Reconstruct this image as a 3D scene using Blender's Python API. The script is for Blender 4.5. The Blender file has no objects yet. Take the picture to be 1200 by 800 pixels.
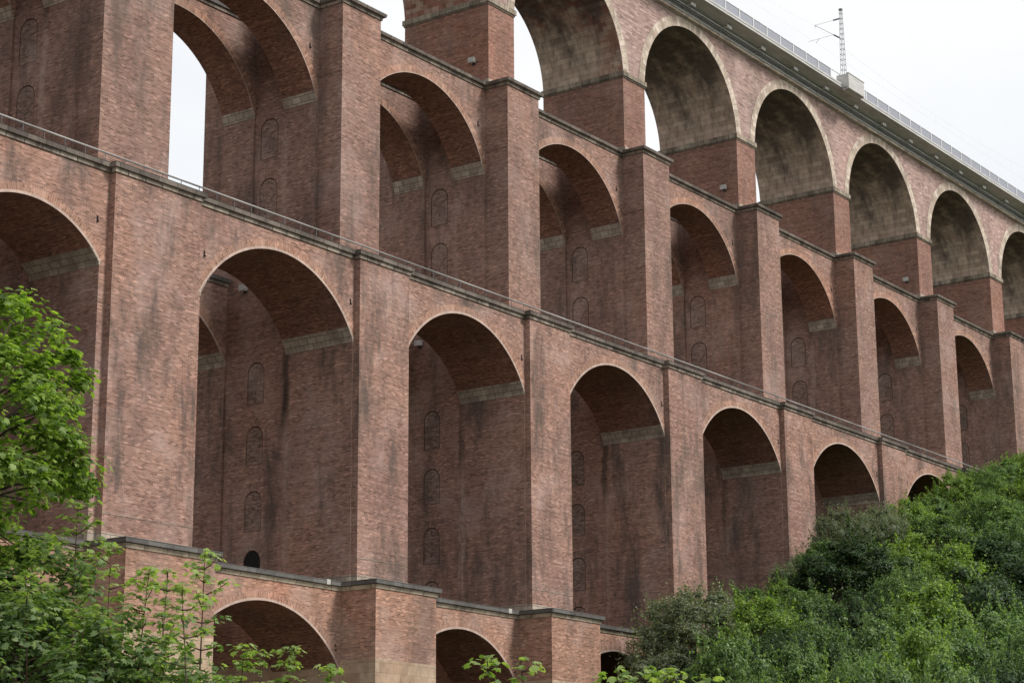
import bpy, math, random
import numpy as np
from mathutils import Matrix, Vector
from mathutils.geometry import tessellate_polygon

random.seed(7); rng = np.random.default_rng(7)
scene = bpy.context.scene
COL = scene.collection
R = math.radians

# ------------------------------------------------------------------ objects
def tag(o, label=None, cat=None, group=None, kind=None):
    if label: o['label'] = label
    if cat: o['category'] = cat
    if group: o['group'] = group
    if kind: o['kind'] = kind
    return o

def empty(name, loc=(0, 0, 0), rz=0.0, parent=None):
    o = bpy.data.objects.new(name, None)
    o.empty_display_size = .3
    COL.objects.link(o); o.location = loc; o.rotation_euler = (0, 0, rz)
    if parent: o.parent = parent
    return o

class MB:
    """collects faces with their own UVs and builds ONE mesh object"""
    def __init__(s): s.v = []; s.f = []; s.uv = []; s.m = []; s.sm = []
    def face(s, pts, uv=None, mat=0, smooth=False):
        i = len(s.v); s.v += [tuple(p) for p in pts]; s.f.append(tuple(range(i, i + len(pts))))
        if uv is None:
            a = Vector(pts[1]) - Vector(pts[0]); b = Vector(pts[2]) - Vector(pts[0]); n = a.cross(b)
            ax = max(range(3), key=lambda k: abs(n[k]))
            uv = [(p[1], p[2]) if ax == 0 else (p[0], p[2]) if ax == 1 else (p[0], p[1]) for p in pts]
        s.uv += uv; s.m.append(mat); s.sm.append(smooth)
    def box(s, x0, x1, y0, y1, z0, z1, mat=0):
        c = [(x, y, z) for z in (z0, z1) for y in (y0, y1) for x in (x0, x1)]
        for q in ((0, 1, 5, 4), (3, 2, 6, 7), (2, 0, 4, 6), (1, 3, 7, 5), (4, 5, 7, 6), (2, 3, 1, 0)):
            s.face([c[k] for k in q], mat=mat)
    def extrude(s, pts, z0, z1, skip=(), cap=True, mat=0, bottom=False):
        n = len(pts)
        for i in range(n):
            if i in skip: continue
            a, b = pts[i], pts[(i + 1) % n]
            s.face([(a[0], a[1], z0), (b[0], b[1], z0), (b[0], b[1], z1), (a[0], a[1], z1)], mat=mat)
        if cap: s.face([(p[0], p[1], z1) for p in pts], mat=mat)
        if bottom: s.face([(p[0], p[1], z0) for p in reversed(pts)], mat=mat)
    def tube(s, pts, rads, n=8, mat=0, cap=True):
        pts = [Vector(p) for p in pts]
        rings = []
        for i, p in enumerate(pts):
            d = (pts[min(i + 1, len(pts) - 1)] - pts[max(i - 1, 0)]).normalized()
            a = d.cross(Vector((0, 0, 1)) if abs(d.z) < .9 else Vector((1, 0, 0))).normalized(); b = d.cross(a)
            r = rads[i] if hasattr(rads, '__len__') else rads
            rings.append([p + (a * math.cos(t) + b * math.sin(t)) * r for t in [2 * math.pi * k / n for k in range(n)]])
        for i in range(len(rings) - 1):
            for k in range(n):
                k2 = (k + 1) % n
                s.face([rings[i][k], rings[i][k2], rings[i + 1][k2], rings[i + 1][k]],
                       uv=[(k / n, i), ((k + 1) / n, i), ((k + 1) / n, i + 1), (k / n, i + 1)], mat=mat, smooth=True)
        if cap:
            s.face(list(reversed(rings[0])), mat=mat); s.face(rings[-1], mat=mat)
    def mesh(s, name, mats):
        me = bpy.data.meshes.new(name)
        me.from_pydata(s.v, [], s.f)
        for m in (mats if isinstance(mats, (list, tuple)) else [mats]): me.materials.append(m)
        uvl = me.uv_layers.new(name='UVMap')
        uvl.data.foreach_set('uv', np.array(s.uv, dtype=np.float32).ravel())
        me.polygons.foreach_set('material_index', s.m)
        me.polygons.foreach_set('use_smooth', s.sm)
        me.update()
        return me
    def build(s, name, mats, parent=None, loc=None):
        o = bpy.data.objects.new(name, s.mesh(name, mats)); COL.objects.link(o)
        if parent: o.parent = parent
        if loc is not None: o.location = loc
        return o

# ------------------------------------------------------------------ materials
class NT:
    def __init__(s, name):
        s.mat = bpy.data.materials.new(name); s.mat.use_nodes = True
        s.t = s.mat.node_tree; s.t.nodes.clear()
        s.out = s.t.nodes.new('ShaderNodeOutputMaterial')
    def n(s, typ, **kw):
        nd = s.t.nodes.new('ShaderNode' + typ)
        for k, v in kw.items():
            if k.startswith('i_'):
                key = k[2:]; key = int(key) if key.isdigit() else key.replace('_', ' ')
                nd.inputs[key].default_value = v
            else: setattr(nd, k, v)
        return nd
    def l(s, a, b): s.t.links.new(a, b)
    def mapping(s, src, scale, loc=(0, 0, 0)):
        m = s.n('Mapping'); m.inputs['Scale'].default_value = scale; m.inputs['Location'].default_value = loc
        s.l(src, m.inputs['Vector']); return m.outputs[0]
    def noise(s, vec, scale, detail=4, rough=.55):
        nd = s.n('TexNoise'); nd.inputs['Scale'].default_value = scale
        nd.inputs['Detail'].default_value = detail; nd.inputs['Roughness'].default_value = rough
        if vec is not None: s.l(vec, nd.inputs['Vector'])
        return nd.outputs['Fac']
    def ramp(s, fac, stops):
        nd = s.n('ValToRGB'); el = nd.color_ramp.elements
        while len(el) < len(stops): el.new(.5)
        for e, (p, c) in zip(el, stops):
            e.position = p; e.color = (c[0], c[1], c[2], 1) if hasattr(c, '__len__') else (c, c, c, 1)
        s.l(fac, nd.inputs[0]); return nd.outputs[0]
    def mix(s, fac, a, b, mode='MIX'):
        nd = s.n('Mix', data_type='RGBA', blend_type=mode, clamp_result=False)
        def put(sock, v):
            if hasattr(v, 'is_linked') or hasattr(v, 'links'): s.l(v, sock)
            elif hasattr(v, '__len__'): sock.default_value = (v[0], v[1], v[2], 1)
            else: sock.default_value = v
        put(nd.inputs[0], fac); put(nd.inputs[6], a); put(nd.inputs[7], b)
        return nd.outputs[2]
    def math(s, op, a, b=None, clamp=False):
        nd = s.n('Math', operation=op, use_clamp=clamp)
        for i, v in enumerate((a, b)):
            if v is None: continue
            if hasattr(v, 'links'): s.l(v, nd.inputs[i])
            else: nd.inputs[i].default_value = v
        return nd.outputs[0]
    def principled(s, col, rough=.9, spec=.2, bump=None, bstr=.3, bdist=.02, metal=0):
        p = s.n('BsdfPrincipled')
        if hasattr(col, 'links'): s.l(col, p.inputs['Base Color'])
        else: p.inputs['Base Color'].default_value = (*col, 1)
        if hasattr(rough, 'links'): s.l(rough, p.inputs['Roughness'])
        else: p.inputs['Roughness'].default_value = rough
        p.inputs['Specular IOR Level'].default_value = spec
        p.inputs['Metallic'].default_value = metal
        if bump is not None:
            b = s.n('Bump'); b.inputs['Strength'].default_value = bstr; b.inputs['Distance'].default_value = bdist
            s.l(bump, b.inputs['Height']); s.l(b.outputs[0], p.inputs['Normal'])
        s.l(p.outputs[0], s.out.inputs['Surface'])
        return p

def brick_mat(name, dark, light, mortar, stain=.5, pale=.35, streak=.5, bw=.25, bh=.085, grime=(.085, .068, .06), drip=None):
    t = NT(name)
    uv = t.n('UVMap').outputs[0]; obj = t.n('NewGeometry').outputs['Position']
    # slightly wavy courses
    wob = t.n('TexNoise'); wob.inputs['Scale'].default_value = .8; wob.inputs['Detail'].default_value = 2; t.l(uv, wob.inputs['Vector'])
    wv = t.n('VectorMath', operation='SUBTRACT'); t.l(wob.outputs['Color'], wv.inputs[0]); wv.inputs[1].default_value = (.5, .5, .5)
    ws = t.n('VectorMath', operation='SCALE'); t.l(wv.outputs[0], ws.inputs[0]); ws.inputs['Scale'].default_value = .022
    wa = t.n('VectorMath', operation='ADD'); t.l(uv, wa.inputs[0]); t.l(ws.outputs[0], wa.inputs[1])
    br = t.n('TexBrick'); t.l(wa.outputs[0], br.inputs['Vector'])
    for k, v in (('Scale', 1.0), ('Mortar Size', .013), ('Mortar Smooth', .3), ('Bias', 0.0), ('Brick Width', bw), ('Row Height', bh)):
        br.inputs[k].default_value = v
    br.inputs['Color1'].default_value = (*dark, 1); br.inputs['Color2'].default_value = (*light, 1); br.inputs['Mortar'].default_value = (*mortar, 1)
    c = br.outputs['Color']
    # groups of pale or burnt bricks in short horizontal runs
    run = t.noise(t.mapping(uv, (.85, 13.0, 1)), 1.0, 3, .62)
    c = t.mix(streak, c, t.ramp(run, [(.28, .55), (.44, .9), (.56, 1.05), (.72, 1.42)]), 'MULTIPLY')
    b2 = t.n('TexBrick'); t.l(wa.outputs[0], b2.inputs['Vector'])
    for k, v in (('Scale', 1.0), ('Mortar Size', .0), ('Bias', 0.0), ('Brick Width', bw), ('Row Height', bh)): b2.inputs[k].default_value = v
    b2.inputs['Color1'].default_value = (0, 0, 0, 1); b2.inputs['Color2'].default_value = (1, 1, 1, 1); b2.inputs['Mortar'].default_value = (.5, .5, .5, 1)
    course = t.noise(t.mapping(uv, (.10, 8.0, 1), (5, 1, 0)), 1.0, 4, .75)
    c = t.mix(.75, c, t.ramp(course, [(.30, .50), (.45, .92), (.56, 1.05), (.70, 1.45)]), 'MULTIPLY')
    c = t.mix(.5, c, t.ramp(b2.outputs['Color'], [(.04, .45), (.20, .85), (.75, 1.0), (.90, 1.12), (.98, 1.6)]), 'MULTIPLY')
    # lime bloom
    bloom = t.noise(obj, .33, 6, .66)
    c = t.mix(t.math('MULTIPLY', t.ramp(bloom, [(.50, 0.0), (.70, 1.0)]), pale), c, (.50, .40, .36))
    # broad redder and greyer regions
    reg = t.noise(t.mapping(obj, (1, 1, .6), (11, 4, 2)), .16, 4, .6)
    c = t.mix(.75, c, t.ramp(reg, [(.3, (.74, .70, .72)), (.5, (1, 1, 1)), (.7, (1.16, 1.02, .96))]), 'MULTIPLY')
    # soot that ran down the wall
    soot = t.noise(t.mapping(obj, (1.0, 1.0, .24), (2, 9, 5)), .44, 9, .72)
    c = t.mix(t.math('MULTIPLY', t.ramp(soot, [(.495, 0.0), (.63, 1.0)]), stain), c, grime)
    if drip:   # water that ran off the edge of the barrel: a black run, lime below it
        yc, za_, zb_, zc_ = drip
        sp = t.n('SeparateXYZ'); t.l(obj, sp.inputs[0]); sn = t.n('SeparateXYZ'); t.l(t.n('NewGeometry').outputs['Normal'], sn.inputs[0])
        wobz = t.noise(t.mapping(obj, (.2, .2, .5)), 1.0, 4)
        yy = t.math('ADD', sp.outputs[1], t.math('MULTIPLY', t.math('SUBTRACT', wobz, .5), .7))
        dist = t.math('ABSOLUTE', t.math('SUBTRACT', yy, yc))
        side = t.math('GREATER_THAN', t.math('ABSOLUTE', sn.outputs[0]), .7)
        core = t.n('MapRange'); t.l(dist, core.inputs['Value']); core.inputs['From Min'].default_value = .16; core.inputs['From Max'].default_value = .34; core.inputs['To Min'].default_value = 1; core.inputs['To Max'].default_value = 0
        vary = t.ramp(t.noise(t.mapping(obj, (.09, .05, .05), (3, 1, 8)), 1.0, 2), [(.42, .15), (.6, 1.0)])
        core = t.math('MULTIPLY', t.math('MULTIPLY', core.outputs[0], side), vary)
        def band(z0, z1, z2, z3):
            u = t.n('MapRange'); t.l(sp.outputs[2], u.inputs['Value']); u.inputs['From Min'].default_value = z3; u.inputs['From Max'].default_value = z2
            v = t.n('MapRange'); t.l(sp.outputs[2], v.inputs['Value']); v.inputs['From Min'].default_value = z0; v.inputs['From Max'].default_value = z1
            return t.math('MULTIPLY', u.outputs[0], v.outputs[0])
        brk = t.ramp(t.noise(t.mapping(obj, (2, 2, 3)), 1.3, 4), [(.36, .15), (.58, 1.0)])
        c = t.mix(t.math('MULTIPLY', t.math('MULTIPLY', core, band(zb_, zb_ + 1.6, za_ - .5, za_ + 1.0)), .8), c, (.03, .024, .022))
        c = t.mix(t.math('MULTIPLY', t.math('MULTIPLY', t.math('MULTIPLY', core, band(zc_, zc_ + 2.0, zb_ - .5, zb_ + 1.2)), brk), .6), c, (.46, .36, .31))
    t.principled(c, .93, .12, br.outputs['Fac'], -.35, .012)
    return t.mat

def stone_mat(name, a, b, joint, bw=1.1, bh=.5, dirt=.6, dirtcol=(.035, .033, .03), jm=.012):
    t = NT(name)
    uv = t.n('UVMap').outputs[0]; obj = t.n('NewGeometry').outputs['Position']
    br = t.n('TexBrick'); t.l(uv, br.inputs['Vector'])
    for k, v in (('Scale', 1.0), ('Mortar Size', jm), ('Mortar Smooth', .2), ('Bias', 0.0), ('Brick Width', bw), ('Row Height', bh)):
        br.inputs[k].default_value = v
    br.inputs['Color1'].default_value = (*a, 1); br.inputs['Color2'].default_value = (*b, 1); br.inputs['Mortar'].default_value = (*joint, 1)
    c = br.outputs['Color']
    n1 = t.noise(obj, 2.2, 6, .65)
    c = t.mix(.55, c, t.ramp(n1, [(.3, .6), (.5, 1.0), (.72, 1.3)]), 'MULTIPLY')
    n2 = t.noise(t.mapping(obj, (1, 1, .5)), .9, 6, .7)
    c = t.mix(t.math('MULTIPLY', t.ramp(n2, [(.46, 0.0), (.62, 1.0)]), dirt), c, dirtcol)
    t.principled(c, .92, .15, n1, .25, .03)
    return t.mat

def vault_mat():
    """sandstone barrel of the top arches: courses along the arc, brick patches, black water stains"""
    t = NT('sandstone_vault')
    uv = t.n('UVMap').outputs[0]; obj = t.n('NewGeometry').outputs['Position']
    br = t.n('TexBrick'); t.l(uv, br.inputs['Vector'])
    for k, v in (('Scale', 1.0), ('Mortar Size', .012), ('Bias', 0.0), ('Brick Width', .85), ('Row Height', .38)):
        br.inputs[k].default_value = v
    br.inputs['Color1'].default_value = (.33, .245, .19, 1); br.inputs['Color2'].default_value = (.50, .395, .315, 1); br.inputs['Mortar'].default_value = (.24, .18, .14, 1)
    c = br.outputs['Color']
    b2 = t.n('TexBrick'); t.l(uv, b2.inputs['Vector'])
    for k, v in (('Scale', 1.0), ('Mortar Size', 0.0), ('Bias', 0.0), ('Brick Width', .6), ('Row Height', .3)): b2.inputs[k].default_value = v
    b2.inputs['Color1'].default_value = (.0, .0, .0, 1); b2.inputs['Color2'].default_value = (1, 1, 1, 1)
    patch = t.noise(obj, .11, 3, .5)
    pm = t.math('MULTIPLY', t.ramp(patch, [(.40, 0.0), (.55, 1.0)]), t.ramp(b2.outputs['Color'], [(.3, .25), (.6, .9)]))
    xx = t.n('SeparateXYZ'); t.l(obj, xx.inputs[0]); xm = t.n('MapRange'); t.l(xx.outputs[0], xm.inputs['Value'])
    xm.inputs['From Min'].default_value = 46.9; xm.inputs['From Max'].default_value = 49; xm.inputs['To Min'].default_value = 1; xm.inputs['To Max'].default_value = .12
    c = t.mix(t.math('MULTIPLY', pm, xm.outputs[0]), c, (.24, .105, .078))
    n1 = t.noise(t.mapping(uv, (2.5, 1.0, 1)), 1.0, 6, .65)
    c = t.mix(.7, c, t.ramp(n1, [(.28, .45), (.5, 1.0), (.72, 1.3)]), 'MULTIPLY')
    # water stains run down along the arc (v), widest near the crown
    run = t.noise(t.mapping(uv, (.7, .3, 1), (4, 2, 0)), 1.0, 7, .72)
    z = t.n('SeparateXYZ'); t.l(obj, z.inputs[0])
    hi = t.n('MapRange'); t.l(z.outputs[2], hi.inputs['Value'])
    for k, v in (('From Min', 22.6), ('From Max', 28.2), ('To Min', -.12), ('To Max', .15)): hi.inputs[k].default_value = v
    wet = t.ramp(t.math('ADD', run, hi.outputs[0]), [(.43, 0.0), (.64, .74)])
    c = t.mix(wet, c, (.045, .042, .042))
    t.principled(c, .9, .15, n1, .3, .04)
    return t.mat

def plain(name, col, rough=.6, metal=0, spec=.3, var=.25, scale=6):
    t = NT(name)
    n = t.noise(t.n('NewGeometry').outputs['Position'], scale, 4)
    c = t.mix(1.0, col, t.ramp(n, [(.3, 1 - var), (.7, 1 + var)]), 'MULTIPLY')
    t.principled(c, rough, spec, metal=metal); return t.mat

def concrete_mat():
    t = NT('concrete')
    g = t.n('NewGeometry').outputs['Position']
    n = t.noise(t.mapping(g, (.6, 2, 3)), 1.2, 6, .6)
    c = t.mix(1.0, (.50, .49, .475), t.ramp(n, [(.3, .78), (.7, 1.12)]), 'MULTIPLY')
    t.principled(c, .85, .2); return t.mat

def leaf_mat(name, dark, mid, light, trans=.35, gloss=.35):
    t = NT(name)
    g = t.n('NewGeometry'); rnd = g.outputs['Random Per Island']
    c = t.ramp(rnd, [(0.0, dark), (.45, mid), (1.0, light)])
    oi = t.n('ObjectInfo')
    hsv = t.n('HueSaturation'); t.l(c, hsv.inputs['Color'])
    v = t.n('MapRange'); t.l(oi.outputs['Random'], v.inputs['Value']); v.inputs['To Min'].default_value = .85; v.inputs['To Max'].default_value = 1.15
    t.l(v.outputs[0], hsv.inputs['Value'])
    p = t.n('BsdfPrincipled'); t.l(hsv.outputs[0], p.inputs['Base Color']); p.inputs['Roughness'].default_value = .5
    p.inputs['Specular IOR Level'].default_value = gloss
    tr = t.n('BsdfTranslucent')
    t2 = t.mix(1.0, hsv.outputs[0], (1.5, 1.7, .6), 'MULTIPLY'); t.l(t2, tr.inputs['Color'])
    mx = t.n('MixShader'); mx.inputs[0].default_value = trans
    t.l(p.outputs[0], mx.inputs[1]); t.l(tr.outputs[0], mx.inputs[2]); t.l(mx.outputs[0], t.out.inputs['Surface'])
    return t.mat

def mesh_panel_mat():
    t = NT('perforated_panel')
    p = t.n('BsdfPrincipled'); p.inputs['Base Color'].default_value = (.30, .31, .36, 1); p.inputs['Roughness'].default_value = .55
    tr = t.n('BsdfTransparent'); mx = t.n('MixShader'); mx.inputs[0].default_value = .22
    t.l(p.outputs[0], mx.inputs[1]); t.l(tr.outputs[0], mx.inputs[2]); t.l(mx.outputs[0], t.out.inputs['Surface'])
    return t.mat

def ground_mat():
    t = NT('hillside_soil')
    g = t.n('NewGeometry').outputs['Position']
    n = t.noise(g, .35, 8, .7); n2 = t.noise(g, 4, 4)
    c = t.ramp(n, [(.35, (.018, .032, .010)), (.5, (.035, .06, .016)), (.68, (.06, .05, .03))])
    z = t.n('SeparateXYZ'); t.l(g, z.inputs[0]); zr = t.n('MapRange'); t.l(z.outputs[2], zr.inputs['Value'])
    zr.inputs['From Min'].default_value = -32.5; zr.inputs['From Max'].default_value = -33.6; zr.inputs['To Min'].default_value = 0; zr.inputs['To Max'].default_value = 1
    bounce_floor = t.ramp(t.noise(g, .05, 5, .6), [(.42, (.09, .12, .045)), (.5, (.20, .185, .16)), (.62, (.155, .15, .14))])  # unseen valley floor, lightened to bounce light up under arches and deck
    c = t.mix(zr.outputs[0], c, bounce_floor)
    c = t.mix(.6, c, t.ramp(n2, [(.3, .5), (.7, 1.4)]), 'MULTIPLY')
    t.principled(c, .95, .1, n2, .6, .1); return t.mat

M = {}
M['b1'] = brick_mat('salmon_brick', (0.272, 0.132, 0.090), (0.387, 0.205, 0.144), (0.370, 0.273, 0.210), stain=.42, pale=.36, streak=.38)
M['b2'] = brick_mat('weathered_brick', (0.230, 0.118, 0.089), (0.327, 0.183, 0.141), (0.335, 0.251, 0.206), stain=.80, pale=.34, streak=.42, drip=(5.1, -4.6, -9.0, -17.5))
M['b3'] = brick_mat('brown_brick', (0.210, 0.113, 0.086), (0.297, 0.170, 0.134), (0.304, 0.232, 0.192), stain=.6, pale=.30, streak=.42, drip=(5.95, 10.0, 8.6, 1.0))
M['b4'] = brick_mat('pink_brick', (0.344, 0.229, 0.198), (0.434, 0.306, 0.269), (0.399, 0.306, 0.275), stain=.3, pale=.4, streak=.25, bw=.45, bh=.12)
M['b4s'] = brick_mat('red_brick', (0.208, 0.091, 0.067), (0.282, 0.140, 0.104), (0.299, 0.211, 0.168), stain=.3, pale=.16, streak=.5)
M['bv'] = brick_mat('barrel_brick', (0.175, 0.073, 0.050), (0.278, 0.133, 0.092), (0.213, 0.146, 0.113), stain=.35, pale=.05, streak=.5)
M['ring'] = brick_mat('arch_brick', (0.277, 0.142, 0.099), (0.369, 0.209, 0.154), (0.386, 0.293, 0.228), stain=.25, pale=.25, streak=.4, bw=.28, bh=.13)
M['edge'] = stone_mat('worn_arris', (.46, .34, .285), (.54, .41, .35), (.34, .25, .21), .3, .13, dirt=.2)
M['patch'] = brick_mat('infill_brick', (0.153, 0.090, 0.073), (0.276, 0.177, 0.144), (0.253, 0.204, 0.169), stain=.5, pale=.4, streak=.6)
M['imp'] = stone_mat('impost_stone', (.32, .265, .215), (.46, .39, .32), (.15, .12, .10), .62, .36, dirt=.55, dirtcol=(.13, .105, .088), jm=.02)
M['corn'] = stone_mat('cornice_stone', (.17, .14, .115), (.36, .305, .25), (.05, .042, .036), 1.1, .6, dirt=.8, dirtcol=(.055, .047, .04), jm=.03)
M['moulding'] = stone_mat('pale_moulding', (.40, .335, .25), (.52, .44, .34), (.10, .08, .06), 1.4, .6, dirt=.6, dirtcol=(.07, .058, .045), jm=.02)
M['slab'] = stone_mat('coping_slab', (.105, .098, .092), (.155, .147, .138), (.04, .037, .034), 1.5, .6, dirt=.4, dirtcol=(.05, .045, .04))
M['cope'] = stone_mat('brown_coping', (.125, .105, .09), (.20, .17, .145), (.03, .027, .024), 1.2, .6, dirt=.6, dirtcol=(.055, .047, .042), jm=.02)
M['tan'] = stone_mat('tan_ashlar', (.36, .25, .17), (.47, .36, .26), (.24, .18, .13), 1.15, .52, dirt=.3, dirtcol=(.16, .12, .085))
M['ring4'] = stone_mat('sandstone_voussoir', (.40, .32, .255), (.64, .55, .46), (.20, .155, .125), .9, .40, dirt=.5, dirtcol=(.16, .125, .10))
M['band4'] = stone_mat('mottled_impost', (.25, .21, .165), (.38, .32, .25), (.05, .045, .04), .55, .6, dirt=.75, dirtcol=(.07, .06, .05), jm=.02)
M['vault'] = vault_mat()
M['conc'] = concrete_mat()
M['white'] = plain('pale_concrete', (.62, .61, .58), .7)
M['steel'] = plain('galvanised_steel', (.66, .66, .66), .5, .1)
M['rail'] = plain('weathered_rail', (.27, .26, .25), .6, .1, var=.45, scale=.35)
M['dsteel'] = plain('dark_steel', (.06, .062, .068), .5, .3)
M['msteel'] = plain('mast_steel', (.16, .165, .17), .55, .2)
M['pipe'] = plain('cable_pipe', (.13, .13, .14), .5, .1)
M['dark'] = plain('slot_shade', (.012, .011, .010), .95)  # near-black: paints shade in slots, grooves and doorway; also colours the spouts
M['lamp'] = plain('lamp_housing', (.42, .41, .38), .4)
M['panel'] = mesh_panel_mat()
M['bark'] = plain('bark', (.055, .042, .030), .9, var=.5, scale=20)
M['twig'] = plain('reddish_twig', (.075, .042, .030), .8, var=.4, scale=20)
M['soil'] = ground_mat()
M['marker'] = plain('patch_stone', (.42, .40, .37), .8)
LEAF = {
 'dark': leaf_mat('dark_leaves', (.015, .036, .014), (.038, .076, .026), (.095, .150, .056), .3, .3),
 'mid': leaf_mat('mid_green_leaves', (.034, .068, .024), (.104, .178, .060), (.23, .32, .125), .38, .3),
 'bright': leaf_mat('yellow_green_leaves', (.054, .094, .020), (.145, .228, .048), (.27, .37, .095), .42, .3),
 'grey': leaf_mat('grey_green_leaves', (.070, .085, .052), (.140, .166, .102), (.25, .275, .185), .32, .25),
 'maple': leaf_mat('maple_leaves', (.040, .078, .012), (.130, .205, .032), (.26, .35, .075), .45, .4),
 'sapling': leaf_mat('sapling_leaves', (.050, .090, .036), (.140, .215, .082), (.26, .34, .145), .45, .35),
 'young': leaf_mat('young_leaves', (.115, .185, .045), (.20, .28, .08), (.30, .36, .13), .45),
}

# ------------------------------------------------------------------ the viaduct
S = 16.0
def XC(k): return {0: -1.39, -1: -16.9, -2: -33.0}.get(k, S * k)
def wide(k): return k in (0, -1)
# per tier: half widths of buttress / jamb, planes, levels
T = {
 1: dict(butt=2.54, jamb=2.74, wbutt=2.90, wjamb=3.40, yb=-1.63, yw=.72, ya=7.43, vd=4.5, z0=-42, z1=-18.07, zs=-22.0, za=-19.12, mat='b1', rec=.10, ks=range(-2, 6)),
 2: dict(butt=2.135, jamb=2.26, wbutt=2.90, wjamb=3.38, yb=0.0, yw=.383, ya=7.43, vd=4.72, z0=-17.62, z1=0.0, zs=-4.5, za=-1.0, mat='b2', rec=.10, ks=range(-2, 9)),
 3: dict(butt=1.70, jamb=1.87, wbutt=2.38, wjamb=2.58, yb=1.85, yw=3.59, ya=7.13, vd=2.38, z0=.45, z1=15.58, zs=10.0, za=14.5, mat='b3', rec=.08, ks=range(-2, 10)),
}
VIA = tag(empty('railway_viaduct', (0, 0, -34)), 'huge red brick railway viaduct with stacked rows of tall arches filling the picture', 'viaduct')
def part(mb, name, mats, parent=None):
    return mb.build(name, mats, parent or VIA, loc=None)
# every part is modelled in world coordinates; the thing's Empty stands at the valley floor
VIA_OFF = Vector((0, 0, 34))
_build = MB.build
def vbuild(mb, name, mats, parent=None):
    o = _build(mb, name, mats, parent or VIA)
    if parent is None: o.location = VIA_OFF
    return o

def arc(xL, xR, zs, za, n=30):
    h = (xR - xL) / 2; r = za - zs; rad = (h * h + r * r) / (2 * r); cx = (xL + xR) / 2; cz = za - rad
    a0 = math.atan2(zs - cz, -h)
    if r > h: a0 = math.pi - math.atan2(zs - cz, h)
    a1 = math.pi - a0
    return [(cx + rad * math.cos(a0 + (a1 - a0) * i / n), cz + rad * math.sin(a0 + (a1 - a0) * i / n)) for i in range(n + 1)], cx, cz, rad

def spandrel(mb, xL, xR, zs, za, zt, y0, y1, mat=0, vmat=0, n=30, top=True):
    P, cx, cz, rad = arc(xL, xR, zs, za, n); s = 0
    for i in range(n):
        (xa, z_a), (xb, z_b) = P[i], P[i + 1]
        mb.face([(xa, y0, z_a), (xb, y0, z_b), (xb, y0, zt), (xa, y0, zt)], mat=mat)
        mb.face([(xb, y1, z_b), (xa, y1, z_a), (xa, y1, zt), (xb, y1, zt)], mat=mat)
        ds = math.hypot(xb - xa, z_b - z_a)
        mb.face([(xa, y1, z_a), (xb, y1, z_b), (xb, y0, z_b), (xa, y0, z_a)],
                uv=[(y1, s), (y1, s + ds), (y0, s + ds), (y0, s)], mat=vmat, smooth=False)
        s += ds
    if top: mb.face([(xL, y0, zt), (xR, y0, zt), (xR, y1, zt), (xL, y1, zt)], mat=mat)

def arch_ring(xL, xR, zs, za, t, yf, thick_mats, e=.0, proud=.014, n=30, zmax=None, facing=-1):
    """ring of voussoirs on a wall face; material 1 is the worn edge"""
    P, cx, cz, rad = arc(xL, xR, zs, za, n); mb = MB(); s = 0
    y = yf + facing * proud
    bands = [(0, e, 1), (e, t, 0)] if e > 0 else [(0, t, 0)]
    for i in range(n):
        (xa, z_a), (xb, z_b) = P[i], P[i + 1]; ds = math.hypot(xb - xa, z_b - z_a)
        def off(p, d):
            k = (rad + d) / rad; z = cz + (p[1] - cz) * k
            return (cx + (p[0] - cx) * k, y, min(z, zmax) if zmax else z)
        for a, b, m in bands:
            mb.face([off(P[i], a), off(P[i + 1], a), off(P[i + 1], b), off(P[i], b)],
                    uv=[(a, s), (a, s + ds), (b, s + ds), (b, s)], mat=m)
        for d in (0, t):
            q0, q1 = off(P[i], d), off(P[i + 1], d)
            mb.face([q0, q1, (q1[0], yf - facing * .02, q1[2]), (q0[0], yf - facing * .02, q0[2])], mat=bands[-1][2] if d else bands[0][2])
        s += ds
    return mb

def impost(xL, xR, zs, za, zb, zt, y0, y1, th=.03, side=None):
    """stone springer blocks on both jambs, following the barrel a little way up"""
    P, cx, cz, rad = arc(xL, xR, zs, za, 60); mb = MB()
    pts = [(xL, zb)] + ([(xL, zs)] if zb < zs else []) + [p for p in P if p[1] <= zt and p[0] < cx]
    for sgn in ((1, -1) if side is None else (side,)):
        L = [(x if sgn > 0 else 2 * cx - x, z) for x, z in pts]; s = zb
        for i in range(len(L) - 1):
            (xa, z_a), (xb, z_b) = L[i], L[i + 1]; ds = math.hypot(xb - xa, z_b - z_a)
            o = sgn * th
            mb.face([(xa + o, y0 - .02, z_a), (xa + o, y1 + .02, z_a), (xb + o, y1 + .02, z_b), (xb + o, y0 - .02, z_b)],
                    uv=[(y0, s), (y1, s), (y1, s + ds), (y0, s + ds)])
            for y in (y0 - .02, y1 + .02):
                mb.face([(xa + o, y, z_a), (xb + o, y, z_b), (xb - o * 2, y, z_b), (xa - o * 2, y, z_a)])
            s += ds
        xa, z_a = L[0]; mb.face([(xa + o, y0 - .02, z_a), (xa - o, y0 - .02, z_a), (xa - o, y1 + .02, z_a), (xa + o, y1 + .02, z_a)])
        xa, z_a = L[-1]; mb.face([(xa + o, y0 - .02, z_a), (xa - o, y0 - .02, z_a), (xa - o, y1 + .02, z_a), (xa + o, y1 + .02, z_a)])
    return mb

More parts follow.
